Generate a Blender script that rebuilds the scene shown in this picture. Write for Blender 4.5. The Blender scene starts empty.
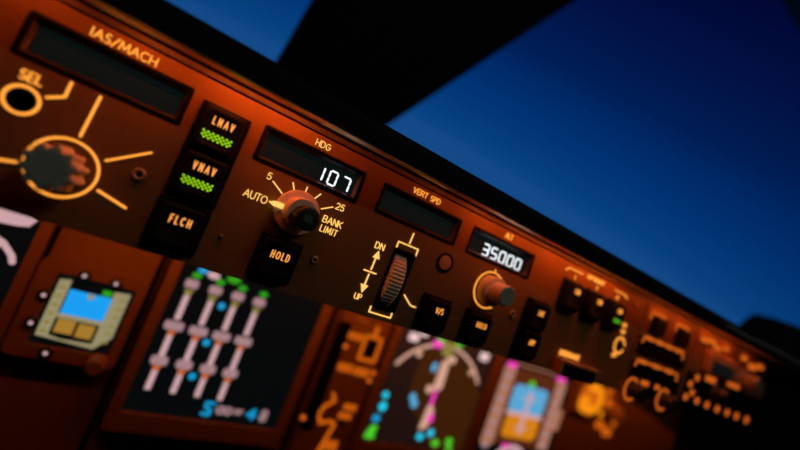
# Night airliner cockpit: autopilot control panel under the glareshield.
# Panel coordinates: u to the right, v downwards, h out of the panel towards the pilot; 1 unit = 0.25 m.
import bpy, bmesh, math, random
from mathutils import Vector, Matrix
from mathutils.geometry import tessellate_polygon
random.seed(4)
C = bpy.context.scene.collection
U = 0.25
PI = math.pi

# ------------------------------------------------------------------ materials
def srgb(r, g, b):
    f = lambda c: (c/255/12.92) if c/255 <= .04045 else ((c/255+.055)/1.055)**2.4
    return (f(r), f(g), f(b), 1)

def mat(name, col, rough=.5, metal=0, emit=None, strength=1, noise=0, nscale=300, bump=0, spec=.5):
    m = bpy.data.materials.new(name); m.use_nodes = True
    nt = m.node_tree; b = nt.nodes['Principled BSDF']
    c = col if len(col) == 4 else (*col, 1)
    b.inputs['Base Color'].default_value = c
    b.inputs['Roughness'].default_value = rough
    b.inputs['Metallic'].default_value = metal
    b.inputs['Specular IOR Level'].default_value = spec
    if emit:
        b.inputs['Emission Color'].default_value = emit if len(emit) == 4 else (*emit, 1)
        b.inputs['Emission Strength'].default_value = strength
    if noise or bump:
        tc = nt.nodes.new('ShaderNodeTexCoord'); n = nt.nodes.new('ShaderNodeTexNoise')
        n.inputs['Scale'].default_value = nscale; n.inputs['Detail'].default_value = 4
        nt.links.new(tc.outputs['Object'], n.inputs['Vector'])
        if noise:
            r = nt.nodes.new('ShaderNodeMapRange')
            r.inputs['To Min'].default_value = 1-noise; r.inputs['To Max'].default_value = 1+noise
            mx = nt.nodes.new('ShaderNodeVectorMath'); mx.operation = 'SCALE'
            mx.inputs[0].default_value = c[:3]
            nt.links.new(n.outputs['Fac'], r.inputs['Value']); nt.links.new(r.outputs['Result'], mx.inputs['Scale'])
            nt.links.new(mx.outputs['Vector'], b.inputs['Base Color'])
        if bump:
            bp = nt.nodes.new('ShaderNodeBump'); bp.inputs['Strength'].default_value = bump
            bp.inputs['Distance'].default_value = .0004
            nt.links.new(n.outputs['Fac'], bp.inputs['Height']); nt.links.new(bp.outputs['Normal'], b.inputs['Normal'])
    return m

def glow(name, r, g, b, s=1.0):
    return mat(name, (.02, .02, .02), .6, emit=srgb(r, g, b), strength=s)

M = dict(
    panel=mat('brown_panel_paint', (.20, .105, .035), .6, spec=.2, noise=.12, nscale=260, bump=.25),
    panel2=mat('brown_instrument_panel', (.2, .085, .022), .6, noise=.15, nscale=90, bump=.2),
    trim=mat('panel_edge_trim', (.05, .028, .012), .6, noise=.1),
    seal_gap=mat('black_seal_and_gap', (.003, .003, .003), .9, spec=.05),
    bezel=mat('dark_bezel_plastic', (.015, .010, .007), .4),
    black=mat('black_button_plastic', (.0045, .006, .006), .55, spec=.12, bump=.1, nscale=500),
    housing=mat('black_switch_housing', (.0025, .0025, .003), .5, spec=.15),
    glass=mat('dark_display_glass', (.003, .004, .004), .3, spec=.3, emit=srgb(9, 16, 15), strength=1),
    screen=mat('black_screen_glass', (.003, .004, .0045), .3, spec=.3, emit=srgb(5, 8, 9), strength=1),
    knob=mat('grey_knob_plastic', (.80, .64, .50), .6, spec=.2, noise=.15, nscale=220, bump=.2),
    knobcap=mat('knob_face_plastic', (.44, .47, .41), .6, noise=.15, nscale=220),
    inner=mat('black_inner_knob', (.02, .022, .022), .45),
    screw=mat('screw_metal', (.45, .30, .2), .4, metal=.3),
    chip=mat('bare_knob_metal', (.5, .5, .5), .3, metal=1),
    disc=mat('brown_cap_plastic', (.42, .22, .11), .5),
    pad=mat('black_glareshield_vinyl', (.0035, .0035, .004), .75, bump=.3, nscale=200, spec=.2),
    lip=mat('brown_glareshield_lip', (1.0, .8, .6), .42, metal=1),
    edgeglint=mat('grey_edge_highlight', (.7, .7, .74), .5),
    frame=mat('window_frame_paint', (.0035, .0035, .004), .8, spec=.1),
    wall=mat('cockpit_lining', (.02, .02, .021), .8, noise=.1, nscale=20),
    legend=glow('amber_legend_light', 255, 160, 58, 1.25),
    legend_b=glow('pale_amber_legend_light', 255, 196, 100, 1.2),
    legend_d=glow('dim_amber_legend_light', 226, 104, 28, .82),
    button_lit=glow('button_legend_light', 255, 160, 74, 1.15),
    button_lit2=glow('amber_button_legend_light', 245, 150, 55, 1.1),
    white=glow('white_digit_light', 240, 250, 255, 1.25),
    green=glow('green_bar_light', 170, 240, 20, 1.15),
    green_d=glow('green_engage_light', 70, 170, 30, .8),
    s_pink=glow('pink_symbol_and_glint', 206, 164, 168, .95),
    s_pinkd=glow('muted_pink_screen_symbol', 176, 138, 142, .85),
    s_col=glow('salmon_screen_symbol', 222, 170, 146, .9),
    s_white=glow('white_screen_symbol', 225, 190, 188, 1.1),
    s_green=glow('green_screen_symbol', 30, 150, 24, 1.1),
    s_lime=glow('lime_screen_symbol', 70, 190, 40, 1.2),
    s_cyan=glow('cyan_screen_symbol', 10, 140, 190, 1.15),
    s_cyan2=glow('bright_cyan_screen_symbol', 20, 190, 220, 1.2),
    s_blue=glow('sky_blue_screen_area', 10, 160, 245, .95),
    s_blue2=glow('pale_blue_screen_area', 85, 165, 210, 1.0),
    s_gold=glow('gold_screen_area', 175, 130, 50, .85),
    s_gold2=glow('orange_gold_screen_area', 215, 130, 20, .95),
    s_cream=glow('cream_screen_area', 165, 155, 115, .8),
    s_olive=glow('olive_screen_symbol', 140, 130, 60, .9),
    s_orange=glow('orange_screen_symbol', 205, 100, 50, .9),
    s_magenta=glow('magenta_screen_symbol', 235, 60, 175, 1.2),
    s_tape=glow('pink_tape_area', 176, 118, 92, .9),
    s_terr=glow('brown_screen_sheen', 62, 31, 8, .8),
    s_sheen0=glow('dim_screen_sheen', 30, 17, 17, .8),
    s_sheen2=glow('brown_flight_sheen', 90, 40, 22, .8),
    amberdial=glow('lit_amber_dial', 240, 140, 16, 1.1),
    amberdim=glow('dim_amber_mark', 215, 98, 16, .85),
)
def cockpit_glass():
    m = bpy.data.materials.new('clear_windscreen_glass'); m.use_nodes = True
    nt = m.node_tree; nt.nodes.clear()
    o = nt.nodes.new('ShaderNodeOutputMaterial'); mx = nt.nodes.new('ShaderNodeMixShader')
    t = nt.nodes.new('ShaderNodeBsdfTransparent'); g = nt.nodes.new('ShaderNodeBsdfGlossy'); f = nt.nodes.new('ShaderNodeFresnel')
    g.inputs['Roughness'].default_value = .02; f.inputs['IOR'].default_value = 1.2
    t.inputs['Color'].default_value = (.98, .99, .99, 1)
    ge = nt.nodes.new('ShaderNodeNewGeometry'); iv = nt.nodes.new('ShaderNodeMath'); iv.operation = 'SUBTRACT'; iv.inputs[0].default_value = 1
    mu = nt.nodes.new('ShaderNodeMath'); mu.operation = 'MULTIPLY'          # reflect at the outer surface only, no total inner reflection
    nt.links.new(ge.outputs['Backfacing'], iv.inputs[1]); nt.links.new(iv.outputs[0], mu.inputs[0]); nt.links.new(f.outputs[0], mu.inputs[1])
    nt.links.new(mu.outputs[0], mx.inputs[0]); nt.links.new(t.outputs[0], mx.inputs[1]); nt.links.new(g.outputs[0], mx.inputs[2])
    nt.links.new(mx.outputs[0], o.inputs['Surface'])
    return m
M['pane'] = cockpit_glass()

# ------------------------------------------------------------------ things and parts
def tag(o, label=None, cat=None, group=None, kind=None):
    if label: o['label'] = label
    if cat: o['category'] = cat
    if group: o['group'] = group
    if kind: o['kind'] = kind
    return o

def thing(name, label, cat, u, v, h, group=None):
    o = bpy.data.objects.new(name, None); C.objects.link(o)
    o.empty_display_size = .02
    o.location = (u*U, -h*U, -v*U)
    return tag(o, label, cat, group)

class MB:
    """Collects shapes given in drawing units (u right, v down, h outwards)."""
    def __init__(s, u=0, v=0, h=0, k=U):
        s.bm = bmesh.new(); s.o = (u, v, h); s.k = k
    def V(s, u, v, h):
        return s.bm.verts.new(((u-s.o[0])*s.k, -(h-s.o[2])*s.k, -(v-s.o[1])*s.k))
    def loft(s, rings, cap0=True, cap1=True):
        L = [[s.V(*p) for p in r] for r in rings]
        n = len(L[0])
        for a, b in zip(L, L[1:]):
            for i in range(n):
                s.bm.faces.new((a[i], a[(i+1) % n], b[(i+1) % n], b[i]))
        if cap0: s.bm.faces.new(L[0][::-1])
        if cap1: s.bm.faces.new(L[-1])
    def box(s, u0, u1, v0, v1, h0, h1, bev=0, r=0, n=3):
        R = lambda i, h: [(x, y, h) for x, y in rrect(u0+i, u1-i, v0+i, v1-i, max(r-i, 5e-5 if r else 0), n)]
        if bev: s.loft([R(0, h0), R(0, h1-bev), R(bev*.35, h1-bev*.35), R(bev, h1)])
        else: s.loft([R(0, h0), R(0, h1)])
    def lathe(s, cu, cv, prof, n=40, lobes=0, amp=0, cap0=True):
        rings = []
        for q in prof:
            r, h = q[0], q[1]; a = q[2] if len(q) > 2 else 0
            rings.append([(cu+(r-a*(.5+.5*math.cos(lobes*t)))*math.cos(t), cv+(r-a*(.5+.5*math.cos(lobes*t)))*math.sin(t), h)
                          for t in [2*PI*i/n for i in range(n)]])
        s.loft(rings, cap0)
    def ring(s, cu, cv, r0, r1, h0, h1, a0=0, a1=360, n=48):
        full = abs(a1-a0) >= 360
        A = [math.radians(a0+(a1-a0)*i/n) for i in range(n if full else n+1)]
        P = [[s.V(cu+r*math.cos(t), cv+r*math.sin(t), h) for r, h in ((r0, h0), (r1, h0), (r1, h1), (r0, h1))] for t in A]
        m = len(P)
        for i in range(m if full else m-1):
            a, b = P[i], P[(i+1) % m]
            for j in range(4):
                s.bm.faces.new((a[j], a[(j+1) % 4], b[(j+1) % 4], b[j]))
        if not full:
            s.bm.faces.new(P[0]); s.bm.faces.new(P[-1][::-1])
    def stroke(s, pts, w, h0=0, h1=.002, joints=True):
        for (x0, y0), (x1, y1) in zip(pts, pts[1:]):
            dx, dy = x1-x0, y1-y0; l = math.hypot(dx, dy) or 1e-9
            nx, ny = -dy/l*w/2, dx/l*w/2
            q = [(x0+nx, y0+ny), (x1+nx, y1+ny), (x1-nx, y1-ny), (x0-nx, y0-ny)]
            s.loft([[(x, y, h0) for x, y in q], [(x, y, h1) for x, y in q]])
        if joints:
            for x, y in pts:
                q = [(x+w/2*math.cos(t), y+w/2*math.sin(t)) for t in [PI/4*i for i in range(8)]]
                s.loft([[(a, b, h0) for a, b in q], [(a, b, h1*.999) for a, b in q]])
    def poly(s, pts, h0, h1):
        s.loft([[(x, y, h0) for x, y in pts], [(x, y, h1) for x, y in pts]])
    def plate(s, outer, holes, h0, h1):
        """flat plate with through holes"""
        loops = [outer]+holes
        flat = [p for l in loops for p in l]
        tris = tessellate_polygon([[Vector((x, y, 0)) for x, y in l] for l in loops])
        for h in (h0, h1):
            vs = [s.V(x, y, h) for x, y in flat]
            for t in tris:
                try: s.bm.faces.new([vs[i] for i in t])
                except ValueError: pass
        for l in loops:
            a = [s.V(x, y, h0) for x, y in l]; b = [s.V(x, y, h1) for x, y in l]
            for i in range(len(l)):
                s.bm.faces.new((a[i], a[(i+1) % len(l)], b[(i+1) % len(l)], b[i]))
    def text(s, txt, u, v, ht, w=.62, st=.13, gap=.22, h0=0, h1=.002, slant=0, center=False):
        """stroke lettering; v is the baseline"""
        adv = []
        for ch in txt:
            adv.append((GW.get(ch, 1.0))*w)
        tot = sum(adv)*ht+gap*ht*(len(txt)-1)
        x = u-tot/2 if center else u
        for ch, a in zip(txt, adv):
            for line in GLYPH.get(ch, []):
                s.stroke([(x+(px*a+slant*py)*ht, v-py*ht) for px, py in line], st*ht, h0, h1)
            x += (a+gap)*ht
        return x
    def seg7(s, txt, u, v, w, ht, pitch, st, h0=0, h1=.002):
        SEG = {'0': 'abcdef', '1': 'bc', '3': 'abcdg', '5': 'afgcd', '7': 'abc'}
        for i, ch in enumerate(txt):
            x0 = u+i*pitch; x1 = x0+w; y1 = v; y0 = v-ht; ym = (y0+y1)/2; g = st*.62; k = .12*st
            L = dict(a=[(x0+g, y0), (x1-g, y0)], g=[(x0+g, ym), (x1-g, ym)], d=[(x0+g, y1), (x1-g, y1)],
                     f=[(x0, y0+g), (x0, ym-g*.7)], b=[(x1, y0+g), (x1, ym-g*.7)],
                     e=[(x0, ym+g*.7), (x0, y1-g)], c=[(x1, ym+g*.7), (x1, y1-g)])
            for q in SEG[ch]:
                (ax, ay), (bx, by) = L[q]
                dx, dy = bx-ax, by-ay; l = math.hypot(dx, dy); tx, ty = dx/l*st/2, dy/l*st/2; nx, ny = -ty, tx
                pts = [(ax-tx, ay-ty), (ax+nx, ay+ny), (bx+nx, by+ny), (bx+tx, by+ty), (bx-nx, by-ny), (ax-nx, ay-ny)]
                s.poly(pts, h0, h1)
    def build(s, name, m, parent=None, at=None, smooth=False, angle=35):
        bmesh.ops.recalc_face_normals(s.bm, faces=s.bm.faces)
        me = bpy.data.meshes.new(name); s.bm.to_mesh(me); s.bm.free()
        me.materials.append(m)
        if smooth:
            for p in me.polygons: p.use_smooth = True
            me.set_sharp_from_angle(angle=math.radians(angle))
        o = bpy.data.objects.new(name, me); C.objects.link(o)
        if parent is not None: o.parent = parent
        if at: o.location = at
        return o

def rrect(u0, u1, v0, v1, r, n=3):
    if r <= 1e-6: return [(u0, v0), (u1, v0), (u1, v1), (u0, v1)]
    out = []
    for cx, cy, a in ((u1-r, v0+r, -90), (u1-r, v1-r, 0), (u0+r, v1-r, 90), (u0+r, v0+r, 180)):
        for i in range(n+1):
            t = math.radians(a+90*i/n); out.append((cx+r*math.cos(t), cy+r*math.sin(t)))
    return out
def circ(cu, cv, r, n=32): return [(cu+r*math.cos(2*PI*i/n), cv+r*math.sin(2*PI*i/n)) for i in range(n)]
def arc(cx, cy, rx, ry, a0, a1, n=8):
    return [(cx+rx*math.cos(math.radians(a0+(a1-a0)*i/n)), cy+ry*math.sin(math.radians(a0+(a1-a0)*i/n))) for i in range(n+1)]

# geometric sans stroke lettering: x in 0..1 of the letter width, y in 0..1 of the cap height
GLYPH = {
 'A': [[(0, 0), (.5, 1), (1, 0)], [(.18, .33), (.82, .33)]],
 'B': [[(0, 0), (0, 1), (.5, 1)]+arc(.5, .76, .4, .24, 90, -90)[1:]+[(0, .52)], [(.5, .52)]+arc(.5, .26, .5, .26, 90, -90)+[(0, 0)]],
 'C': [arc(.55, .5, .55, .5, 50, 310, 12)],
 'D': [[(0, 0), (0, 1), (.35, 1)]+arc(.35, .5, .65, .5, 90, -90, 10)+[(0, 0)]],
 'E': [[(1, 0), (0, 0), (0, 1), (1, 1)], [(0, .5), (.85, .5)]],
 'F': [[(0, 0), (0, 1), (1, 1)], [(0, .5), (.85, .5)]],
 'G': [arc(.52, .5, .52, .5, 50, 360, 14)+[(.55, .5)]],
 'H': [[(0, 0), (0, 1)], [(1, 0), (1, 1)], [(0, .5), (1, .5)]],
 'I': [[(.5, 0), (.5, 1)]],
 'K': [[(0, 0), (0, 1)], [(1, 1), (0, .42)], [(.3, .58), (1, 0)]],
 'L': [[(0, 1), (0, 0), (1, 0)]],
 'M': [[(0, 0), (.12, 1), (.5, .15), (.88, 1), (1, 0)]],
 'N': [[(0, 0), (0, 1), (1, 0), (1, 1)]],
 'O': [arc(.5, .5, .5, .5, 0, 360, 16)],
 'P': [[(0, 0), (0, 1), (.55, 1)]+arc(.55, .73, .45, .27, 90, -90)+[(0, .46)]],
 'R': [[(0, 0), (0, 1), (.55, 1)]+arc(.55, .73, .42, .27, 90, -90)+[(0, .46)], [(.45, .46), (1, 0)]],
 'S': [arc(.5, .74, .42, .26, 40, 270, 9)+arc(.5, .24, .46, .25, 85, -140, 9)],
 'T': [[(.5, 0), (.5, 1)], [(0, 1), (1, 1)]],
 'U': [[(0, 1), (0, .38)]+arc(.5, .38, .5, .38, 180, 360, 8)+[(1, 1)]],
 'V': [[(0, 1), (.5, 0), (1, 1)]],
 '/': [[(0, -.1), (1, 1.05)]],
 '2': [arc(.5, .7, .45, .3, 160, -40, 8)+[(0, 0), (1, 0)]],
 '5': [[(.9, 1), (.2, 1), (.1, .55)]+arc(.48, .32, .46, .32, 130, -150, 10)],
 ' ': [],
}
GW = {'I': .25, '/': .75, 'S': .78, 'L': .7, 'E': .75, 'F': .75, 'P': .8, 'O': 1.25, 'M': 1.35, 'C': 1.1, 'G': 1.15, 'A': 1.15, 'T': .9, ' ': .5, 'D': 1.05, 'H': 1.0}

def add(parent, name, m, fn, u=0, v=0, h=0, k=U, label=None, smooth=False, kind=None):
    """one part: its shape drawn by fn(MB) in the drawing coordinates of its thing"""
    mb = MB(k=k); fn(mb)
    o = mb.build(name, m, parent, smooth=smooth)
    return tag(o, label, kind=kind)

# =================================================================== MODE CONTROL PANEL
V0, V1 = -.115, .243
mcp = thing('autopilot_control_panel', 'long brown autopilot control panel with amber backlit markings under the glareshield', 'control panel', 0, 0, 0)
WIN = [  # u0,u1,v0,v1
    (-.783, -.528, -.081, -.006), (-.381, -.134, -.081, -.006), (-.079, .176, -.081, -.008), (.223, .482, -.082, -.006)]
holes = [rrect(a, b, c, d, .006) for a, b, c, d in WIN]
SLOT = (.013, .071, .060, .212)
holes.append(rrect(*SLOT, .004))
holes.append(circ(-.746, .0635, .0195))
holes.append(circ(.170, .0455, .027))
add(mcp, 'faceplate', M['panel'], lambda b: b.plate([(-1.15, V0), (1.128, V0), (1.128, V1), (-1.15, V1)], holes, -.03, 0))
add(mcp, 'panel_body', M['housing'], lambda b: b.box(-1.15, 1.128, V0, V1-.004, -.36, -.031))
add(mcp, 'top_trim', M['trim'], lambda b: (b.box(-1.15, 2.37, -.1305, -.1175, -.03, .004, .002),))
# display windows: sloping bezel, dark glass
def window(a, b_, c, d, txt, su, pitch, w, ht, st, base, lab):
    def rim(b):
        o = lambda i, h: [(x, y, h) for x, y in rrect(a+i, b_-i, c+i, d-i, .005)]
        b.loft([o(-.0025, -.0005), o(-.0020, .0012), o(.0035, .0014), o(.0040, -.003), o(.0040, -.006)], False, False)
    add(mcp, 'window_rim', M['housing'], rim, smooth=True, label='black window rim')
    def bez(b):
        o = lambda i, h: [(x, y, h) for x, y in rrect(a+i, b_-i, c+i, d-i, .005)]
        b.loft([o(.0040, -.029), o(.0040, -.0030), o(.0055, -.0008), o(.0068, -.0012), o(.0115, -.010), o(.0125, -.011), o(.0125, -.029)], False, False)
    add(mcp, 'display_bezel', M['bezel'], bez, smooth=True)
    g = add(mcp, 'display_window', M['glass'], lambda b: b.box(a+.0125, b_-.0125, c+.0125, d-.0125, -.029, -.017), label=lab)
    if txt:
        add(g, 'digits', M['white'], lambda b: b.seg7(txt, su, base, w, ht, pitch, st, -.017, -.0155), label='white seven-segment number %s' % txt)
window(*WIN[0], '', 0, 0, 0, 0, 0, 0, 'blank dark speed window')
window(*WIN[1], '107', -.2455, .0340, .0190, .0325, .0042, -.0225, 'dark heading window showing 107')
window(*WIN[2], '', 0, 0, 0, 0, 0, 0, 'blank dark vertical speed window')
window(*WIN[3], '35000', .2915, .0345, .0222, .0325, .0048, -.0200, 'dark altitude window showing 35000')

def legend(txt, u, v, ht, w=.62, st=.13, gap=.22, m='legend', **k):
    return add(mcp, 'legend', M[m], lambda b: b.text(txt, u, v, ht, w, st, gap, **k), label='lettering %s' % txt)
legend('IAS/MACH', -.704, -.0875, .0160, .68, .14, .20)
legend('SEL', -.761, .0295, .0155, .66, .17, .22)
legend('HDG', -.2725, -.090, .0140, .62, .12, .24, m='legend_b')
legend('VERT SPD', .001, -.0910, .0140, .66, .13, .25)
legend('ALT', .341, -.0925, .0145, .58, .15, .20)
legend('5', -.341, .0235, .0140, .62, .13, m='legend_b')
legend('25', -.1745, .0255, .0145, .60, .13, .2, m='legend_b')
legend('AUTO', -.371, .0755, .0155, .62, .12, .16, m='legend_b')
legend('BANK', -.192, .0645, .0150, .62, .13, .2, m='legend_b')
legend('LIMIT', -.190, .0865, .0145, .58, .13, .22, m='legend_b')
legend('DN', -.044, .0765, .0155, .66, .13, .24, m='legend_b')
legend('UP', -.048, .2095, .0135, .62, .14, .24, m='legend_b')
legend('A/P ENGAGE', .747, -.0925, .0135, .58, .17, .2, m='legend')
for t, u in (('L', .688), ('C', .810), ('R', .936)): legend(t, u, -.0695, .0125, .6, .17)
legend('DISENGAGE', .732, .1835, .0165, .60, .19, .2, m='legend')
legend('F/D', 1.018, .0125, .0125, .6, .18); legend('ON', 1.022, .0375, .0130, .6, .18); legend('OFF', 1.010, .1300, .0130, .6, .18)

def mark(w, *lines, m='legend_b', name='line_marking'):
    return add(mcp, name, M[m], lambda b: [b.stroke(l, w) for l in lines])
mark(.0046, [(-.697, .003), (-.697, .030), (-.718, .043)], m='legend')
mark(.0046, [(-.653, .005), (-.655, .083)], m='legend')
mark(.0040, [(-.607, .108), (-.549, .064)], m='legend')
mark(.0046, [(-.599, .163), (-.550, .177)], m='legend')
mark(.0046, [(-.765, .174), (-.716, .162)], m='legend')
for q in ([(-.326, .024), (-.299, .0405)], [(-.286, .009), (-.2775, .024)], [(-.253, .006), (-.253, .019)],
          [(-.219, .008), (-.228, .023)], [(-.181, .0245), (-.205, .039)]): mark(.0026, q, name='tick_mark')
mark(.0034, [(.046, .006), (.0448, .034)], [(.013, .061), (.013, .040), (.075, .040), (.075, .059)])
mark(.0034, [(.0045, .216), (.0045, .230), (.0685, .230), (.0685, .216)])
mark(.0034, [(.084, .163), (.110, .182), (.118, .1845), (.129, .184)])
add(mcp, 'arrow_marking', M['legend_b'], lambda b: (b.stroke([(-.0305, .098), (-.0318, .130)], .0036), b.poly([(-.030, .080), (-.0400, .1005), (-.0200, .1005)], 0, .002)))
add(mcp, 'arrow_marking', M['legend_b'], lambda b: (b.stroke([(-.0325, .143), (-.0335, .174)], .0036), b.poly([(-.0335, .191), (-.0440, .1705), (-.0230, .1705)], 0, .002)))
mark(.0034, [(-.049, .1365), (-.015, .1365)])
mark(.0040, [(.634, -.086), (.648, -.097), (.719, -.097)], m='legend')
mark(.0040, [(.917, -.098), (.978, -.098), (.996, -.088)], m='legend')

# ---- push buttons
def housing(a, b_, c, d):
    return add(mcp, 'button_frame', M['housing'], lambda b: (b.box(a, b_, c, d, -.002, .010, .004, .004)))
def button(a, b_, c, d, txt, ht, w, st, gap, tv, lit=None, lab='', litm='green', slant=.0, hh=.028):
    r = .007
    cap = add(mcp, 'push_button', M['black'], lambda b: b.loft([[(x, y, h) for x, y in rrect(a+i, b_-i, c+i, d-i, r)] for i, h in
              ((0, .008), (0, hh-.006), (.002, hh-.002), (.006, hh), (.010, hh), (.0125, hh-.0015))]), label=lab, smooth=True)
    add(cap, 'button_legend', M['button_lit' if a < .25 else 'button_lit2'], lambda b: b.text(txt, (a+b_)/2+.002, tv, ht, w, st, gap, hh-.0016, hh-.0005, slant=slant, center=True), label='lettering %s' % txt)
    if lit == 'mesh':
        def bars(b):
            cu = (a+b_)/2; n = 13; p = .0044
            for j in range(4):
                for i in range(n):
                    if (i+j) % 2 == 0:
                        x = cu+(i-(n-1)/2)*p; y = tv+.0185+j*.0039
                        b.poly([(x-.0025, y), (x, y-.0023), (x+.0025, y), (x, y+.0023)], hh-.0016, hh-.0005)
        add(cap, 'light_bar', M['green'], bars, label='green checkered light bar')
    if lit == 'bar':
        add(cap, 'light_bar', M['green_d'], lambda b: b.box((a+b_)/2-.019, (a+b_)/2+.019, tv+.022, tv+.036, hh-.0016, hh-.0005), label='green light bar')
    return cap
housing(-.506, -.410, -.073, .124)
button(-.497, -.419, -.065, .021, 'LNAV', .0148, .34, .17, .42, -.032, 'mesh', 'black button marked LNAV with green bar')
button(-.497, -.419, .030, .116, 'VNAV', .0148, .34, .17, .42, .063, 'mesh', 'black button marked VNAV with green bar')
housing(-.508, -.411, .128, .226)
button(-.499, -.420, .136, .218, 'FLCH', .0148, .34, .17, .42, .173, None, 'black button marked FLCH')
housing(-.306, -.211, .130, .224)
button(-.297, -.220, .138, .216, 'HOLD', .0150, .36, .16, .38, .1755, None, 'black button marked HOLD beside heading knob')
housing(.139, .235, .137, .232)
button(.148, .226, .145, .224, 'V/S', .0145, .46, .15, .24, .179, None, 'black button marked V/S')
housing(.293, .391, .137, .232)
button(.302, .382, .145, .224, 'HOLD', .0140, .38, .16, .34, .180, None, 'black button marked HOLD under altitude knob')
housing(.508, .608, .042, .232)
button(.517, .599, .050, .132, 'LOC', .0150, .34, .18, .26, .087, None, 'black button marked LOC')
button(.517, .599, .141, .223, 'APP', .0150, .34, .18, .26, .181, None, 'black button marked APP')
for a, b_, l in ((.637, .738, 'left'), (.760, .864, 'centre'), (.888, .984, 'right')):
    housing(a, b_, -.062, .039)
    button(a+.009, b_-.009, -.054, .031, 'CMD', .0150, .34, .18, .24, -.0225, 'bar' if l == 'right' else None, 'black %s button marked CMD%s' % (l, ' with green bar' if l == 'right' else ''))

# ---- knobs
ring_m = lambda cu, cv, r, w, a0=0, a1=360: add(mcp, 'ring_marking', M['legend'], lambda b: b.ring(cu, cv, r-w/2, r+w/2, 0, .002, a0, a1), smooth=True)
ring_m(-.7455, .0625, .0232, .0050)
add(mcp, 'selector_socket', M['housing'], lambda b: (b.lathe(-.746, .0635, [(.0195, -.028), (.0195, -.001), (.0165, -.002), (.015, -.02)], 32)), label='black round socket inside amber ring')
ring_m(-.659, .1456, .0514, .0045)
k1 = add(mcp, 'control_knob', M['knob'], lambda b: b.lathe(-.659, .1485, [(.0400, 0, .008), (.0400, .060, .008), (.0390, .068, .008), (.0375, .0705, .007)], 160, 10),
         label='grey fluted speed knob', smooth=True)
add(k1, 'knob_face', M['knobcap'], lambda b: b.lathe(-.659, .1485, [(.0372, .0704, .007), (.0365, .0718, .0065), (.034, .0725, .006), (.018, .0722)], 160, 10), smooth=True)
for t in (150, 190, 215):
    add(k1, 'worn_edge', M['chip'], lambda b: b.stroke([(-.659+.0375*math.cos(math.radians(t)), .1485+.0375*math.sin(math.radians(t))), (-.659+.0375*math.cos(math.radians(t+7)), .1485+.0375*math.sin(math.radians(t+7)))], .0018, .068, .0712), label='bare metal chip on the knob rim')
ring_m(.349, .0708, .0537, .0038)
mark(.0034, [(.349, .0085), (.349, .0165)], m='legend')
k2 = add(mcp, 'control_knob', M['knob'], lambda b: b.lathe(.349, .0708, [(.0430, 0), (.0430, .031), (.0415, .0335), (.031, .034), (.0295, .036), (.0295, .074), (.0285, .078), (.0270, .0785)], 64),
         label='grey stepped altitude knob', smooth=True)
add(k2, 'knob_face', M['knobcap'], lambda b: b.lathe(.349, .0708, [(.0272, .078), (.0272, .0795), (.0260, .0805), (.018, .0800)], 48), smooth=True)
k3 = add(mcp, 'control_knob', M['knob'], lambda b: b.lathe(-.2545, .0680, [(.050, 0), (.050, .012), (.048, .015), (.036, .0165), (.034, .019), (.033, .058), (.0315, .061), (.026, .0615)], 64),
         label='round bank limit knob with skirt', smooth=True)
add(k3, 'pointer', M['legend_b'], lambda b: b.loft([[(x, y, h) for x, y in ((-.319, .0672), (-.307, .0615), (-.266, .0612), (-.264, .0672), (-.266, .0732), (-.307, .0729))] for h in (.0, .0185)]), label='pale yellow pointer')
k4 = add(k3, 'inner_knob', M['inner'], lambda b: b.lathe(-.2520, .0745, [(.0255, .058), (.0255, .106, .0015), (.023, .1095, .0015), (.021, .110)], 90, 30), label='black inner heading knob', smooth=True)
add(k3, 'knob_lettering', M['knobcap'], lambda b: b.text('SEL', -.2520, .0800, .0115, .62, .12, .22, .110, .1105, center=True), label='dim lettering SEL')
# vertical speed wheel in its slot
def wheel(b):
    n = 112; ua, ub = .0165, .0600; cv, ch = .1365, -.068
    rings = []
    for i in range(n):
        t = 2*PI*i/n
        r = .0905 - (.0030 if i % 2 else 0)
        r0 = r-.003
        rings.append([(ua, cv+(r0-.010)*math.sin(t), ch+(r0-.010)*math.cos(t)), (ua+.002, cv+r0*math.sin(t), ch+r0*math.cos(t)), (ua+.006, cv+r*math.sin(t), ch+r*math.cos(t)),
                      (ub-.006, cv+r*math.sin(t), ch+r*math.cos(t)), (ub-.002, cv+r0*math.sin(t), ch+r0*math.cos(t)), (ub, cv+(r0-.010)*math.sin(t), ch+(r0-.010)*math.cos(t))])
    L = [[b.V(*p) for p in r] for r in rings]
    for i in range(n):
        x, y = L[i], L[(i+1) % n]
        for j in range(5): b.bm.faces.new((x[j], x[j+1], y[j+1], y[j]))
    b.bm.faces.new([r[0] for r in L]); b.bm.faces.new([r[5] for r in L][::-1])
add(mcp, 'thumbwheel', M['knob'], wheel, label='ridged vertical speed thumbwheel', smooth=False)
add(mcp, 'wheel_slot', M['housing'], lambda b: b.plate(rrect(SLOT[0]-.004, SLOT[1]+.004, SLOT[2]-.004, SLOT[3]+.004, .004), [rrect(SLOT[0]+.003, SLOT[1]-.003, SLOT[2]+.003, SLOT[3]-.003, .003)], -.02, .003), label='black slot edge')
add(mcp, 'round_cap', M['disc'], lambda b: b.lathe(.170, .0455, [(.020, -.029), (.020, .001), (.019, .003), (.012, .0035)], 40), label='reddish brown round cap', smooth=True)
add(mcp, 'cap_ring', M['housing'], lambda b: b.ring(.170, .0455, .0215, .0270, -.028, .002), smooth=True)
def screw(u, v, r):
    s_ = add(mcp, 'screw', M['screw'], lambda b: b.lathe(u, v, [(r, 0), (r, .002), (r*.9, .0045), (r*.62, .0055), (r*.45, .0045), (r*.42, .001)], 28), smooth=True)
    add(s_, 'screw_recess', M['seal_gap'], lambda b: b.lathe(u, v, [(r*.40, .001), (r*.40, .0019)], 6))
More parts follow.
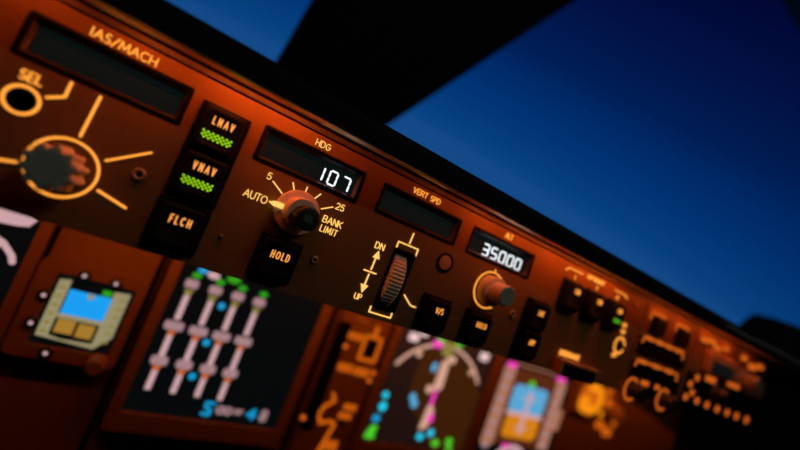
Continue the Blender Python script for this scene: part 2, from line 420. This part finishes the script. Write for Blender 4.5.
for u, v, r in ((-.552, .1105, .0125), (-.175, .1530, .0095), (.469, .1120, .0120), (-.378, .170, .0042), (-.95, .11, .0125), (1.06, -.082, .008)): screw(u, v, r)
# disengage bar
bar = add(mcp, 'disengage_bar', M['black'], lambda b: b.box(.722, .905, .203, .246, .0, .036, .006, .003), label='dark wide disengage bar')
add(mcp, 'bar_hood', M['disc'], lambda b: (b.box(.708, .917, .192, .2025, 0, .040, .002), b.box(.708, .7205, .2025, .243, 0, .040, .002)), label='brown hood around the disengage bar')
# flight director toggle
ring_m(1.037, .0835, .0290, .0075)
tg = add(mcp, 'toggle_switch', M['inner'], lambda b: (b.lathe(1.037, .0835, [(.018, 0), (.018, .008), (.010, .010)], 6)), label='small dark toggle switch inside amber ring')
add(tg, 'toggle_lever', M['inner'], lambda b: b.loft([[(1.037+r*math.cos(t), .0835+dv+r*math.sin(t), h) for t in [2*PI*i/16 for i in range(16)]] for r, dv, h in ((.006, 0, .009), (.006, .004, .020), (.007, .007, .028), (.005, .008, .032))]), smooth=True)

# =================================================================== DISPLAY SELECT PANEL
efis = thing('display_select_panel', 'short dark panel with amber rings and brackets right of the green lit button', 'control panel', 1.33, 0, 0)
efis_o = (1.33, 0, 0)
def addp(parent, org, name, m, fn, label=None, smooth=False, k=U):
    mb = MB(*org, k=k); fn(mb)
    return tag(mb.build(name, m, parent, smooth=smooth), label)
E_ = lambda name, m, fn, label=None, smooth=False, par=None: addp(par or efis, efis_o, name, m, fn, label, smooth)
E_('faceplate', M['panel'], lambda b: b.box(1.134, 1.545, V0, V1, -.03, .004, .003))
E_('panel_body', M['housing'], lambda b: b.box(1.14, 1.54, V0, V1-.004, -.36, -.031))
E_('black_inset', M['housing'], lambda b: (b.box(1.142, 1.505, .012, .085, 0, .012, .003, .01), b.box(1.120+.02, 1.505, .110, .236, 0, .012, .003, .01)), 'black raised selector areas')
for cu in (1.224, 1.419):
    bt = E_('push_button', M['black'], lambda b: b.box(cu-.040, cu+.040, -.076, -.006, 0, .026, .006, .005), 'square black button with amber glow above')
    E_('button_marking', M['legend_d'], lambda b: b.stroke([(cu-.052, -.060), (cu-.048, -.086), (cu+.046, -.086), (cu+.052, -.060)], .009, .004, .006), par=bt)
def bracket(v, n):
    P = [(1.150, v+.022), (1.156, v), (1.460, v), (1.468, v+.026)]
    E_('bracket_marking', M['legend_d'], lambda b: (b.stroke(P, .008, .012, .014), [b.box(1.17+i*.3/n, 1.17+i*.3/n+.045, v-.007, v+.008, .012, .0145) for i in range(n)]), 'amber bracket with small unreadable lettering')
bracket(.016, 4); bracket(.109, 3)
for i, (cu, cv) in enumerate(((1.170, .222), (1.406, .226))):
    E_('ring_marking', M['legend_d'], lambda b: b.ring(cu, cv, .037, .046, .012, .014, 40, 310), smooth=True)
    kk = E_('selector_knob', M['inner'], lambda b: b.lathe(cu, cv, [(.030, .012), (.029, .055, .003), (.025, .060, .003)], 72, 12), 'small black fluted selector', True)
E_('legend', M['legend_d'], lambda b: b.box(1.222, 1.275, .176, .194, .012, .014)); E_('legend', M['legend_d'], lambda b: b.box(1.325, 1.358, .176, .194, .012, .014))

# =================================================================== COURSE / RADIO PANEL
rad = thing('radio_tuning_panel', 'farthest blurred panel with rows of round amber lights below the glareshield end', 'control panel', 1.95, 0, 0)
rad_o = (1.95, 0, 0)
R_ = lambda name, m, fn, label=None, smooth=False, par=None: addp(par or rad, rad_o, name, m, fn, label, smooth)
R_('faceplate', M['panel'], lambda b: b.box(1.552, 2.365, V0, V1, -.03, .004, .003))
R_('panel_body', M['housing'], lambda b: b.box(1.56, 2.36, V0, V1-.004, -.36, -.031))
R_('black_inset', M['housing'], lambda b: b.box(1.555, 2.36, .075, .24, .003, .012, .003, .01), 'black lower half')
hb = R_('raised_housing', M['disc'], lambda b: b.box(1.66, 1.96, -.045, .055, 0, .030, .008, .012), 'raised brown housing lit amber')
R_('display_window', M['glass'], lambda b: b.box(1.69, 1.90, -.005, .045, .03, .032, .001, .004), par=hb)
for cu, cv, r in ((1.627, .092, .020), (1.585, .127, .019), (1.619, .160, .020), (1.577, .186, .020), (1.680, .187, .021), (1.779, .191, .022),
                  (1.884, .194, .023), (1.991, .196, .023), (2.097, .198, .024), (2.217, .201, .026)):
    R_('indicator_light', M['legend_d'], lambda b: b.lathe(cu, cv, [(r*.68, .012), (r*.68, .016), (r*.4, .018)], 20), smooth=True)
for cu, cv, a, b2 in ((1.610, -.074, .024, .014), (1.677, -.082, .026, .014), (1.735, -.066, .026, .014), (1.819, -.079, .016, .012), (2.023, -.079, .020, .016), (2.134, -.056, .030, .02),
                      (2.217, -.073, .026, .016), (1.748, .078, .045, .018), (1.99, .066, .050, .014), (2.113, .042, .022, .014)):
    R_('legend', M['legend_d'], lambda b: b.box(cu-a, cu+a, cv-b2*.7, cv+b2*.7, .003 if cv < .07 else .012, .0155, 0, .006))
kr = R_('tuning_knob', M['screw'], lambda b: b.lathe(2.06, .02, [(.05, 0), (.048, .02), (.036, .024), (.034, .07), (.030, .075)], 48), 'brown lit tuning knob', True)
kr2 = R_('tuning_knob', M['inner'], lambda b: b.lathe(1.82, .128, [(.046, .012), (.042, .03), (.03, .034), (.028, .06), (.024, .065)], 48), 'dark tuning knob', True)

# =================================================================== GLARESHIELD
gs = thing('glareshield', 'black padded glareshield running above the control panels', 'glareshield', .9, -.16, 0)
gs_o = (.9, -.16, 0)
G_ = lambda name, m, fn, label=None, smooth=False: addp(gs, gs_o, name, m, fn, label, smooth)
GU0, GU1 = -1.25, 3.7
def extr(b, prof, u0, u1, n=1):
    b.loft([[(u0+(u1-u0)*i/n, v, h) for v, h in prof] for i in range(n+1)])
G_('padded_cover', M['pad'], lambda b: extr(b, [(-.1205, .1105), (-.1205, .082), (-.160, .082), (-.168, .0), (-.168, -1.13), (-.186, -1.13), (-.188, -.1), (-.184, .075), (-.179, .092), (-.170, .104), (-.158, .1105)], GU0, GU1, 6))
G_('lower_lip', M['lip'], lambda b: extr(b, [(-.1207, .1105), (-.1180, .1095), (-.1168, .107), (-.1164, .085), (-.1175, .0825), (-.1207, .082)], GU0, 2.45, 2), 'thin brown lip catching orange light', True)
G_('dark_gap_strip', M['seal_gap'], lambda b: b.box(GU0, 2.45, -.166, -.1310, -.12, -.001))  # dark gap under the lip painted as a black strip
G_('edge_highlight', M['edgeglint'], lambda b: b.stroke([(1.50, -.150), (1.70, -.149), (2.05, -.160), (3.0, -.160)], .0035, .109, .1125), 'thin grey highlight painted along the edge')  # pale strip stands in for the highlight on the glareshield edge
G_('end_panel', M['frame'], lambda b: b.box(2.46, 3.7, -.166, .9, -.36, .02), 'black end panel')
LAMPS = [(-1.02, .3), (-.80, .5), (-.62, .65), (-.46, 1.05), (-.34, 1.0), (-.20, .2), (-.06, .1), (.08, .22), (.24, .7), (.40, .75), (.56, 1.0), (.72, .95), (.88, .9), (1.05, .25), (1.22, .7), (1.40, .75), (1.62, .8), (1.82, .7), (2.05, .2)]
for u, _ in LAMPS:
    G_('flood_lamp', M['screw'], lambda b: b.box(u-.03, u+.03, -.160, -.152, .045, .078, .001))
def area(name, u, v, h, su, sh, watts, col, d=(0, .25, -1)):
    l = bpy.data.lights.new(name, 'AREA'); l.shape = 'RECTANGLE'; l.size = su*U; l.size_y = sh*U
    l.energy = watts; l.color = col
    o = bpy.data.objects.new(name, l); C.objects.link(o)
    o.location = (u*U, -h*U, -v*U); o.rotation_euler = Vector(d).to_track_quat('-Z', 'Y').to_euler()
    return o
ORANGE = (1, .14, .018)
for u, p in LAMPS:
    area('panel_flood_light', u, -.151, .062, .10, .014, .020*p, ORANGE, (0, .45, -1))

# =================================================================== MAIN INSTRUMENT PANEL (0.24 m behind the control panel)
S = 2.1; K = U*S
MU, MV, MH = -.4556*(1-S), .0972*(1-S), -.8849*(S-1)      # where its drawing origin lies
def mthing(name, label, cat, a, b, group=None):
    o = thing(name, label, cat, MU+a*S, MV+b*S, MH, group); o['_a'] = a; o['_b'] = b; return o
def addm(par, root, name, m, fn, label=None, smooth=False, kind=None):
    mb = MB(root['_a'], root['_b'], 0, K); fn(mb)
    return tag(mb.build(name, m, par, smooth=smooth), label, kind=kind)
ip = mthing('instrument_panel', 'brown main instrument panel behind and below the autopilot panel', 'instrument panel', .4, .4)
addm(ip, ip, 'backing_plate', M['panel2'], lambda b: b.poly([(-1.05, .10), (1.06, .10), (1.06, .215), (1.215, .268), (1.72, .372), (2.4, .50), (2.6, .80), (-1.05, .80)], -.02, -.012))
addm(ip, ip, 'seam', M['seal_gap'], lambda b: b.box(-.462, -.452, .10, .80, -.013, -.0105))
addm(ip, ip, 'seam', M['seal_gap'], lambda b: b.box(-.08, -.070, .10, .80, -.013, -.0105))
addm(ip, ip, 'lower_rail', M['panel2'], lambda b: b.box(-.445, .46, .612, .635, -.0125, -.0115, .0005))

def display(root, a0, a1, b0, b1, w=.018, smat='screen'):
    addm(root, root, 'bezel', M['panel2'], lambda b: b.plate(rrect(a0-w, a1+w, b0-w, b1+w*1.8, .006), [rrect(a0, a1, b0, b1, .003)], -.012, .012))
    addm(root, root, 'bezel_gasket', M['seal_gap'], lambda b: b.plate(rrect(a0-w-.006, a1+w+.006, b0-w-.006, b1+w*1.8+.006, .006), [rrect(a0-w+.001, a1+w-.001, b0-w+.001, b1+w*1.8-.001, .006)], -.012, -.001))
    return addm(root, root, 'screen', M[smat], lambda b: b.box(a0-.002, a1+.002, b0-.002, b1+.002, -.011, .004))
def sym(scr, root, name, m, fn, label=None, smooth=False):
    return addm(scr, root, name, M[m], fn, label, smooth)
Z0, Z1 = .004, .0052
dot = lambda b, a, v, r, r2=None: b.loft([[(a+r*math.cos(t), v+(r2 or r)*math.sin(t), h) for t in [2*PI*i/16 for i in range(16)]] for h in (Z0, Z1)])

# left map display (only its corner shows)
d0 = mthing('map_display', 'black display cut off by the left edge with pinkish marks', 'display', -.82, .4, 'cockpit screens')
s0 = display(d0, -1.0, -.650, .205, .56)
sym(s0, d0, 'compass_arc', 's_pink', lambda b: b.poly([(-.713, .236), (-.694, .232), (-.668, .236), (-.657, .244), (-.664, .258), (-.680, .262), (-.700, .264), (-.716, .258)], Z0, Z1))
sym(s0, d0, 'track_line', 's_pink', lambda b: (b.stroke([(-.706, .286), (-.686, .294), (-.668, .312), (-.664, .322)], .009, Z0, Z1), b.stroke([(-.69, .300), (-.70, .318)], .008, Z0, Z1)))
d0['label'] = 'black map display at the left edge showing pinkish marks'

# standby instrument
sb = mthing('standby_instrument', 'small square standby instrument with blue and gold picture in a cream frame', 'instrument', -.54, .38)
addm(sb, sb, 'housing', M['panel2'], lambda b: b.plate(rrect(-.628, -.462, .296, .470, .012), [rrect(-.600, -.478, .318, .447, .004)], -.012, .010))
ss = addm(sb, sb, 'screen', M['screen'], lambda b: b.box(-.602, -.476, .316, .449, -.011, .004))
sym(ss, sb, 'scale_tape', 's_cream', lambda b: b.poly([(-.594, .330), (-.577, .327), (-.577, .428), (-.558, .432), (-.510, .431), (-.510, .330), (-.484, .328), (-.484, .414), (-.506, .439), (-.594, .432)], Z0, Z1), 'cream scale tapes')
for x0 in (-.590, -.496):
    sym(ss, sb, 'tape_ticks', 's_olive', lambda b: [b.box(x0, x0+.008, .340+.016*i, .345+.016*i, Z1, Z1+.001) for i in range(6)])
sym(ss, sb, 'sky_half', 's_blue', lambda b: b.box(-.574, -.509, .343, .389, Z0, Z1+.001), 'blue sky half')
sym(ss, sb, 'ground_half', 's_gold', lambda b: (b.box(-.572, -.545, .397, .421, Z0, Z1+.001), b.box(-.540, -.515, .399, .423, Z0, Z1+.001)), 'gold ground half')
sym(ss, sb, 'horizon_mark', 's_cream', lambda b: (b.stroke([(-.545, .345), (-.541, .352), (-.537, .345)], .005, Z1, Z1+.002), b.box(-.576, -.507, .387, .395, Z0, Z1+.0015)))
sym(ss, sb, 'mode_text', 's_green', lambda b: b.box(-.527, -.513, .331, .341, Z0, Z1+.001))
for a, v in ((-.604, .360), (-.604, .410), (-.562, .312), (-.513, .312), (-.567, .456)):
    kb = addm(sb, sb, 'side_button', M['inner'], lambda b: b.lathe(a, v, [(.010, .009), (.010, .014), (.007, .016)], 20), smooth=True)
    addm(kb, sb, 'button_glint', M['s_pink'], lambda b: b.lathe(a, v, [(.0034, .0159), (.0034, .0166)], 12))  # small glowing dot painted for the highlight on the button
addm(sb, sb, 'corner_knob', M['panel2'], lambda b: b.lathe(-.490, .458, [(.016, .009), (.015, .035), (.012, .04)], 24), 'brown corner knob', True)

# engine and system display
ed = mthing('system_display', 'large black screen with four pink columns and green and blue dots', 'display', -.27, .4, 'cockpit screens')
es = display(ed, -.423, -.116, .225, .5415, .020)
cols = (-.394, -.348, -.302, -.256)
for j, a in enumerate(cols):
    for x0, x1 in ((.300, .353), (.378, .428), (.450, .496)):
        sym(es, ed, 'column_bar', 's_pink', lambda b: b.stroke([(a, x0), (a, x1)], .0105, Z0, Z1, joints=False))
    for v, wd in ((.278, .0125), (.366, .0175), (.437, .0150)):
        vb = sym(es, ed, 'value_box', 's_pinkd', lambda b: b.box(a-wd, a+wd, v-.0085, v+.0085, Z0, Z1+.001, 0, .005))
    sym(es, ed, 'status_dot', 's_green', lambda b: dot(b, a+.003, .2595, .009, .006))
    sym(es, ed, 'warm_mark', 's_olive', lambda b: b.poly([(a-.009, .2905), (a+.009, .2905), (a+.003, .302), (a-.003, .302)], Z0, Z1+.0005))
    sym(es, ed, 'warm_mark', 's_orange', lambda b: b.poly([(a-.008, .3765), (a+.008, .3765), (a+.003, .386), (a-.003, .386)], Z0, Z1+.0005))
    sym(es, ed, 'warm_mark', 's_orange', lambda b: b.poly([(a-.008, .4475), (a+.008, .4475), (a+.003, .458), (a-.003, .458)], Z0, Z1+.0005))
for a, v in ((-.325, .306), (-.325, .385), (-.325, .457)): sym(es, ed, 'cyan_dot', 's_cyan', lambda b: dot(b, a, v, .007))
sym(es, ed, 'cyan_dot', 's_cyan', lambda b: dot(b, -.384, .246, .010, .007)); sym(es, ed, 'pink_label', 's_pink', lambda b: dot(b, -.362, .250, .012, .008)); sym(es, ed, 'green_label', 's_green', lambda b: dot(b, -.322, .246, .014, .009))
sym(es, ed, 'cyan_text', 's_cyan', lambda b: b.stroke([(-.262, .505), (-.277, .504), (-.277, .514), (-.265, .519), (-.266, .529), (-.280, .528)], .006, Z0, Z1))
sym(es, ed, 'cyan_text', 's_cyan', lambda b: b.stroke([(-.176, .526), (-.174, .505), (-.188, .518), (-.170, .518)], .005, Z0, Z1))
sym(es, ed, 'pink_text', 's_pinkd', lambda b: (b.ring(-.246, .516, .004, .009, Z0, Z1), b.ring(-.230, .516, .004, .009, Z0, Z1), b.stroke([(-.216, .512), (-.200, .512)], .004, Z0, Z1), b.stroke([(-.216, .518), (-.204, .518)], .004, Z0, Z1), b.ring(-.152, .510, .003, .008, Z0, Z1), b.ring(-.152, .521, .003, .008, Z0, Z1)))

# gear and switch area
gp = mthing('switch_panel', 'narrow brown panel with orange lit labels between the two large screens', 'switch panel', 0, .4)
addm(gp, gp, 'faceplate', M['panel2'], lambda b: b.box(-.062, .080, .215, .60, -.012, .006, .004, .004))
addm(gp, gp, 'side_recess', M['seal_gap'], lambda b: b.box(-.061, -.030, .268, .53, .005, .0085), 'black recess along the left side')
addm(gp, gp, 'selector_window', M['seal_gap'], lambda b: b.box(.030, .056, .295, .335, .0055, .009), 'small black window in an orange outline')
addm(gp, gp, 'outline_marking', M['amberdim'], lambda b: (b.stroke([(.020, .287), (.020, .345), (.064, .345), (.064, .287), (.020, .287)], .008, .006, .0085), b.stroke([(.042, .262), (.042, .287)], .010, .006, .0085)))
for a0, a1, v0, v1 in ((-.028, .014, .285, .306), (-.024, .016, .362, .386), (.020, .064, .364, .388), (.030, .066, .455, .475), (.024, .060, .478, .497), (-.02, .012, .25, .256), (.012, .052, .548, .575)):
    addm(gp, gp, 'lit_label', M['amberdim'], lambda b: [b.box(a0+(a1-a0)*i/4, a0+(a1-a0)*(i+.7)/4, v0+.002, v1-.002, .006, .0085, 0, .0015) for i in range(4)])
for a, v in ((-.026, .324), (.074, .372), (.071, .392), (-.062, .505)):
    addm(gp, gp, 'lit_dot', M['legend_d'], lambda b: b.lathe(a, v, [(.006, .006), (.006, .0105), (.004, .012)], 14))
addm(gp, gp, 'hook_marking', M['amberdim'], lambda b: b.stroke([(-.010, .440), (.000, .456), (-.018, .470), (-.028, .490), (-.016, .512), (.010, .505), (.022, .510), (.014, .545), (.002, .60)], .008, .006, .0085), 'orange curved marking')
addm(gp, gp, 'green_window', M['s_green'], lambda b: b.box(.016, .046, .502, .512, .006, .0075)).data.materials[0] = mat('dim_green_window', (.02, .05, .02), .4)

# navigation display
nd = mthing('navigation_display', 'blurred navigation screen with pink compass arc and magenta track line', 'display', .28, .4, 'cockpit screens')
ns = display(nd, .108, .455, .225, .5415, .020)
sym(ns, nd, 'background', 's_sheen0', lambda b: b.box(.112, .451, .229, .538, .0034, .0042), 'dim violet brown sheen painted on the screen')  # sheen on the screen glass put in as a dim even glow
sym(ns, nd, 'sheen_patch', 's_terr', lambda b: b.poly([(.20, .28), (.277, .268), (.40, .31), (.448, .37), (.448, .535), (.33, .535), (.25, .46), (.20, .40)], .0038, .0046), 'brown sheen painted on the screen')  # stronger part of the brown sheen, painted as a glowing patch
sym(ns, nd, 'compass_arc', 's_col', lambda b: (b.ring(.277, .430, .168, .177, Z0, Z1, 212, 328), [b.box(x-.008, x+.008, y-.008, y+.008, Z0, Z1+.0002, 0, .005) for x, y in ((.190, .298), (.385, .312))]))
sym(ns, nd, 'corner_label', 's_white', lambda b: (b.box(.140, .172, .248, .270, Z0, Z1, 0, .005), b.box(.172, .196, .240, .250, Z0, Z1, 0, .003), b.box(.398, .432, .246, .270, Z0, Z1, 0, .005)))
sym(ns, nd, 'heading_box', 's_olive', lambda b: b.poly([(.255, .245), (.300, .245), (.294, .285), (.262, .285)], Z0, Z1+.0015))
for a in (.245, .309): sym(ns, nd, 'green_mark', 's_lime', lambda b: b.box(a-.012, a+.012, .240, .250, Z0, Z1+.001))
sym(ns, nd, 'heading_bug', 's_magenta', lambda b: b.box(.222, .250, .251, .269, Z0, Z1+.002, 0, .003))
sym(ns, nd, 'track_figure', 's_col', lambda b: (b.poly([(.272, .300), (.298, .296), (.302, .372), (.292, .382), (.272, .380)], Z0, Z1+.0008), b.box(.284, .316, .280, .300, Z0, Z1+.0012, 0, .006), dot(b, .262, .382, .012)), 'pinkish white figure column')
sym(ns, nd, 'route_line', 's_magenta', lambda b: b.stroke([(.284, .372), (.286, .470)], .010, Z0, Z1+.0006))
sym(ns, nd, 'aircraft_figure', 's_col', lambda b: (b.poly([(.276, .428), (.290, .422), (.302, .438), (.296, .486), (.272, .494)], Z0, Z1+.0012)), 'pinkish white aircraft mark')
sym(ns, nd, 'magenta_mark', 's_magenta', lambda b: b.box(.288, .306, .446, .470, Z0, Z1+.003, 0, .006))
sym(ns, nd, 'blue_mark', 's_blue2', lambda b: (dot(b, .218, .412, .010, .012), dot(b, .230, .428, .011, .012), dot(b, .253, .322, .009, .014)))
for a, v, r, r2 in ((.134, .420, .009, .009), (.138, .450, .011, .012), (.286, .512, .011, .010), (.318, .498, .010, .011)): sym(ns, nd, 'cyan_mark', 's_cyan2', lambda b: dot(b, a, v, r, r2))
sym(ns, nd, 'cyan_dot', 's_cyan', lambda b: dot(b, .131, .482, .011, .010))
sym(ns, nd, 'green_figures', 's_lime', lambda b: (dot(b, .134, .506, .011, .007), dot(b, .130, .517, .014, .006), dot(b, .130, .529, .017, .006)))
for a, v, r, r2 in ((.345, .524, .013, .010), (.392, .514, .012, .010), (.398, .532, .012, .007)): sym(ns, nd, 'green_figures', 's_lime', lambda b: dot(b, a, v, r, r2))

# primary flight display
fd = mthing('flight_display', 'blurred flight screen with blue and orange horizon between pink tapes', 'display', .66, .4, 'cockpit screens')
fs = display(fd, .492, .835, .225, .5415, .020)
sym(fs, fd, 'background', 's_sheen2', lambda b: b.box(.520, .815, .262, .500, .0038, .0046), 'brown background')  # brown sheen over the flight screen painted as glow
sym(fs, fd, 'speed_tape', 's_tape', lambda b: b.box(.510, .560, .262, .505, Z0, Z1, 0, .005), 'pink tape on the left')
sym(fs, fd, 'speed_figures', 's_pinkd', lambda b: [b.box(.518, .546, .285+.036*i, .300+.036*i, Z1, Z1+.001, 0, .005) for i in range(7)])
sym(fs, fd, 'altitude_tape', 's_tape', lambda b: (b.box(.762, .812, .268, .50, Z0, Z1, 0, .005), b.box(.806, .842, .36, .43, Z0, Z1, 0, .01)), 'pink tape on the right')
sym(fs, fd, 'altitude_figures', 's_pinkd', lambda b: [b.box(.768, .800, .296+.036*i, .311+.036*i, Z1, Z1+.001, 0, .005) for i in range(6)])
sym(fs, fd, 'magenta_mark', 's_magenta', lambda b: b.box(.516, .554, .250, .266, Z0, Z1+.002, 0, .003))
sym(fs, fd, 'magenta_mark', 's_magenta', lambda b: b.box(.754, .796, .253, .268, Z0, Z1+.002, 0, .003))
sym(fs, fd, 'top_line', 's_tape', lambda b: b.box(.556, .750, .248, .253, Z0, Z1))
sym(fs, fd, 'sky_half', 's_blue2', lambda b: b.box(.576, .738, .309, .394, Z0, Z1, 0, .018), 'blue sky half')
sym(fs, fd, 'ground_half', 's_gold2', lambda b: b.box(.582, .738, .406, .476, Z0, Z1, 0, .018), 'orange ground half')
sym(fs, fd, 'horizon_line', 's_pink', lambda b: (b.box(.574, .742, .393, .406, Z0, Z1+.001), b.box(.650, .666, .325, .46, Z0, Z1+.0006), b.box(.625, .692, .345, .350, Z0, Z1+.0005), b.box(.630, .690, .440, .444, Z0, Z1+.0005)))
sym(fs, fd, 'green_mark', 's_lime', lambda b: dot(b, .648, .300, .014, .010))
sym(fs, fd, 'heading_arc', 's_pink', lambda b: (b.ring(.655, .585, .07, .088, Z0, Z1, 205, 335),))
sym(fs, fd, 'heading_mark', 's_magenta', lambda b: b.box(.605, .632, .498, .508, Z0, Z1+.002))

# right hand dial and lit marks
rd = mthing('lit_dial', 'round bright amber dial right of the flight screen', 'dial', .965, .30)
addm(rd, rd, 'housing', M['panel2'], lambda b: b.box(.885, 1.045, .232, .362, -.012, .002, .003, .01))
addm(rd, rd, 'dial_face', M['amberdim'], lambda b: b.lathe(.962, .296, [(.060, .002), (.060, .008), (.056, .010)], 40), 'amber dial face')
addm(rd, rd, 'dial_ring', M['amberdial'], lambda b: b.ring(.968, .294, .030, .054, .009, .014, -140, 130), 'bright amber ring', True)
addm(rd, rd, 'dial_ring', M['amberdial'], lambda b: b.ring(.925, .318, .010, .028, .009, .014), 'bright amber ring', True)
rp = mthing('lit_knob_cluster', 'dim orange lit labels at the lower right beside the amber dial', 'controls', 1.08, .35)
for a, v, r, mm in ((1.078, .262, .022, 'amberdim'), (1.100, .300, .024, 'amberdim'), (1.062, .345, .018, 'amberdial'), (1.085, .385, .024, 'amberdim'), (1.14, .405, .026, 'amberdim'), (1.17, .37, .014, 'amberdim')):
    addm(rp, rp, 'lit_label', M[mm], lambda b: b.box(a-r, a+r, v-r*.6, v+r*.6, -.012, -.008, 0, .006))
addm(rp, rp, 'control_knob', M['disc'], lambda b: b.lathe(1.135, .325, [(.03, -.012), (.028, .02), (.022, .026)], 32), 'brown lit knob', True)
rp['label'] = 'small dim orange labels and knob right of the amber dial'
for o in bpy.data.objects:
    for k_ in ('_a', '_b'):
        if k_ in o: del o[k_]
# floodlights under the control panel box, shining on the instrument panel
for a, p in ((-.75, .5), (-.53, 1.1), (-.33, .7), (-.1, .9), (.1, 1.0), (.35, .9), (.6, .9), (.85, 1.0), (1.1, .9), (1.4, .7), (1.75, .5)):
    area('instrument_flood_light', MU+a*S, .190, MH+.33, .34, .03, .062*p, (1, .21, .022), (0, .55, -1))

# =================================================================== WINDSCREEN AND COCKPIT SHELL
WN = -1.25
def st(name, m, fn, label=None, smooth=False):
    o = add(None, name, m, fn, smooth=smooth); o['kind'] = 'structure'
    if label: o['label'] = label
    return o
PL = [(.042, -4.4), (-.409, -.15)]; PR = [(2.775, -4.4), (-.004, -.15)]
def post(b):
    o = [PL[0], PR[0], PR[1], PL[1]]
    i = lambda d: [(o[0][0]+d, o[0][1]), (o[1][0]-d, o[1][1]), (o[2][0]-d, o[2][1]), (o[3][0]+d, o[3][1])]
    b.loft([[(x, y, WN-.12) for x, y in i(0)], [(x, y, WN+.06) for x, y in i(0)], [(x, y, WN+.10) for x, y in i(.015)], [(x, y, WN+.12) for x, y in i(.05)]])
st('trim_1', M['frame'], post, 'broad dark windscreen post leaning to the right')
st('window_1', M['pane'], lambda b: b.poly([(-4.2, -4.4), (.09, -4.4), (-.36, -.15), (-4.2, -.15)], WN-.03, WN-.01), 'left windscreen pane with blue dusk sky')
st('window_2', M['pane'], lambda b: b.poly([(2.72, -4.4), (9.5, -4.4), (9.5, -.15), (-.05, -.15)], WN-.03, WN-.01), 'right windscreen pane with deep blue dusk sky')
st('wall_front', M['wall'], lambda b: b.plate([(-5, -4.9), (10, -4.9), (10, 3.2), (-5, 3.2)], [[(-4.2, -4.4), (9.5, -4.4), (9.5, -.15), (-4.2, -.15)]], WN-.12, WN+.05))
st('ceiling', M['wall'], lambda b: b.box(-5, 10, -5.0, -4.9, WN-.12, 7))
st('floor', M['wall'], lambda b: b.box(-5, 10, 3.2, 3.3, WN-.12, 7))
st('wall_left', M['wall'], lambda b: b.box(-5.1, -5, -5.0, 3.3, WN-.12, 7))
st('wall_right', M['wall'], lambda b: b.box(10, 10.1, -5.0, 3.3, WN-.12, 7))
st('wall_back', M['wall'], lambda b: b.box(-5, 10, -4.9, 3.2, 6.9, 7))
# hump at the far right end of the glareshield
hp = thing('end_cover', 'dark rounded hump rising behind the right end of the glareshield', 'cover', 4.3, -.19, -.5)
def hump(b):
    rings = []
    for h, f in ((-.56, .4), (-.55, .7), (-.53, .9), (-.50, 1), (-.40, 1), (-.28, .95), (-.22, .8), (-.19, .5)):
        P = []
        for x, y in ((3.24, 0), (3.26, .42), (3.30, .66), (3.37, .84), (3.46, .94), (3.60, .985), (3.80, 1), (4.3, 1.01), (4.9, 1.0), (5.3, .96), (5.5, .85), (5.6, .6), (5.62, 0)):
            P.append((4.4+(x-4.4)*(.8+.2*f), -.190-y*.372*f, h))
        rings.append(P)
    b.loft(rings)
addp(hp, (4.3, -.19, -.5), 'cover_shell', M['pad'], hump, None, True)

# dim unseen lamp added behind and above the pilot seats: neutral fill of the unlit lower parts
dm = thing('fill_lamp', 'added unseen fill lamp behind the seats', 'lamp', 1.6, -3.9, 4.2)
addp(dm, (1.6, -3.9, 4.2), 'lamp_housing', M['bezel'], lambda b: b.box(1.1, 2.1, -4.9, -4.72, 3.7, 4.7, .02, .05))
area('fill_light', 1.6, -4.68, 4.2, 1.0, 1.0, 2.5, (1, 1, .84), (-.1, .75, -.6))

# =================================================================== SKY
w = bpy.data.worlds.new('dusk_sky'); bpy.context.scene.world = w; w.use_nodes = True
nt = w.node_tree; bg = nt.nodes['Background']
tc = nt.nodes.new('ShaderNodeTexCoord'); nm = nt.nodes.new('ShaderNodeVectorMath'); nm.operation = 'NORMALIZE'
dt = nt.nodes.new('ShaderNodeVectorMath'); dt.operation = 'DOT_PRODUCT'; dt.inputs[1].default_value = (-.136, -.898, 1.710)
ad = nt.nodes.new('ShaderNodeMath'); ad.operation = 'ADD'; ad.inputs[1].default_value = .245
cr = nt.nodes.new('ShaderNodeValToRGB'); cr.color_ramp.interpolation = 'LINEAR'
for i, (p, c) in enumerate(((0, (20, 73, 134)), (.06, (8, 66, 128)), (.22, (2, 54, 118)), (.42, (0, 40, 102)), (.52, (0, 30, 85)), (.75, (2, 17, 69)), (.92, (1, 9, 56)), (1, (4, 6, 51)))):
    e = cr.color_ramp.elements[i] if i < 2 else cr.color_ramp.elements.new(p)
    e.position = p if i < 1 else (p if i > 1 else .06); e.color = srgb(*c)
nt.links.new(tc.outputs['Generated'], nm.inputs[0]); nt.links.new(nm.outputs['Vector'], dt.inputs[0])
nt.links.new(dt.outputs['Value'], ad.inputs[0]); nt.links.new(ad.outputs['Value'], cr.inputs['Fac'])
nt.links.new(cr.outputs['Color'], bg.inputs['Color']); bg.inputs['Strength'].default_value = 1.04

# =================================================================== CAMERA
cd = bpy.data.cameras.new('camera'); cam = bpy.data.objects.new('camera', cd); C.objects.link(cam)
R = ((0.81530787, -0.35351978, -0.45858134), (0.35741487, 0.93035939, -0.08176804), (0.45555208, -0.09723766, 0.88488256))
x = Vector((R[0][0], R[0][2], -R[0][1])); y = -Vector((R[1][0], R[1][2], -R[1][1])); z = -Vector((R[2][0], R[2][2], -R[2][1]))
mw = Matrix((x, y, z)).transposed().to_4x4()
mw.translation = Vector((-.45555*U, -.88488*U, -.09724*U))
cam.matrix_world = mw
cd.sensor_width = 36; cd.lens = 393.285*36/800; cd.clip_start = .005; cd.clip_end = 100
cd.dof.use_dof = True; cd.dof.focus_distance = .91*U; cd.dof.aperture_fstop = 2.4
bpy.context.scene.camera = cam
vs = bpy.context.scene.view_settings
vs.view_transform = 'Standard'; vs.look = 'None'; vs.exposure = 0; vs.gamma = 1; vs.use_curve_mapping = False
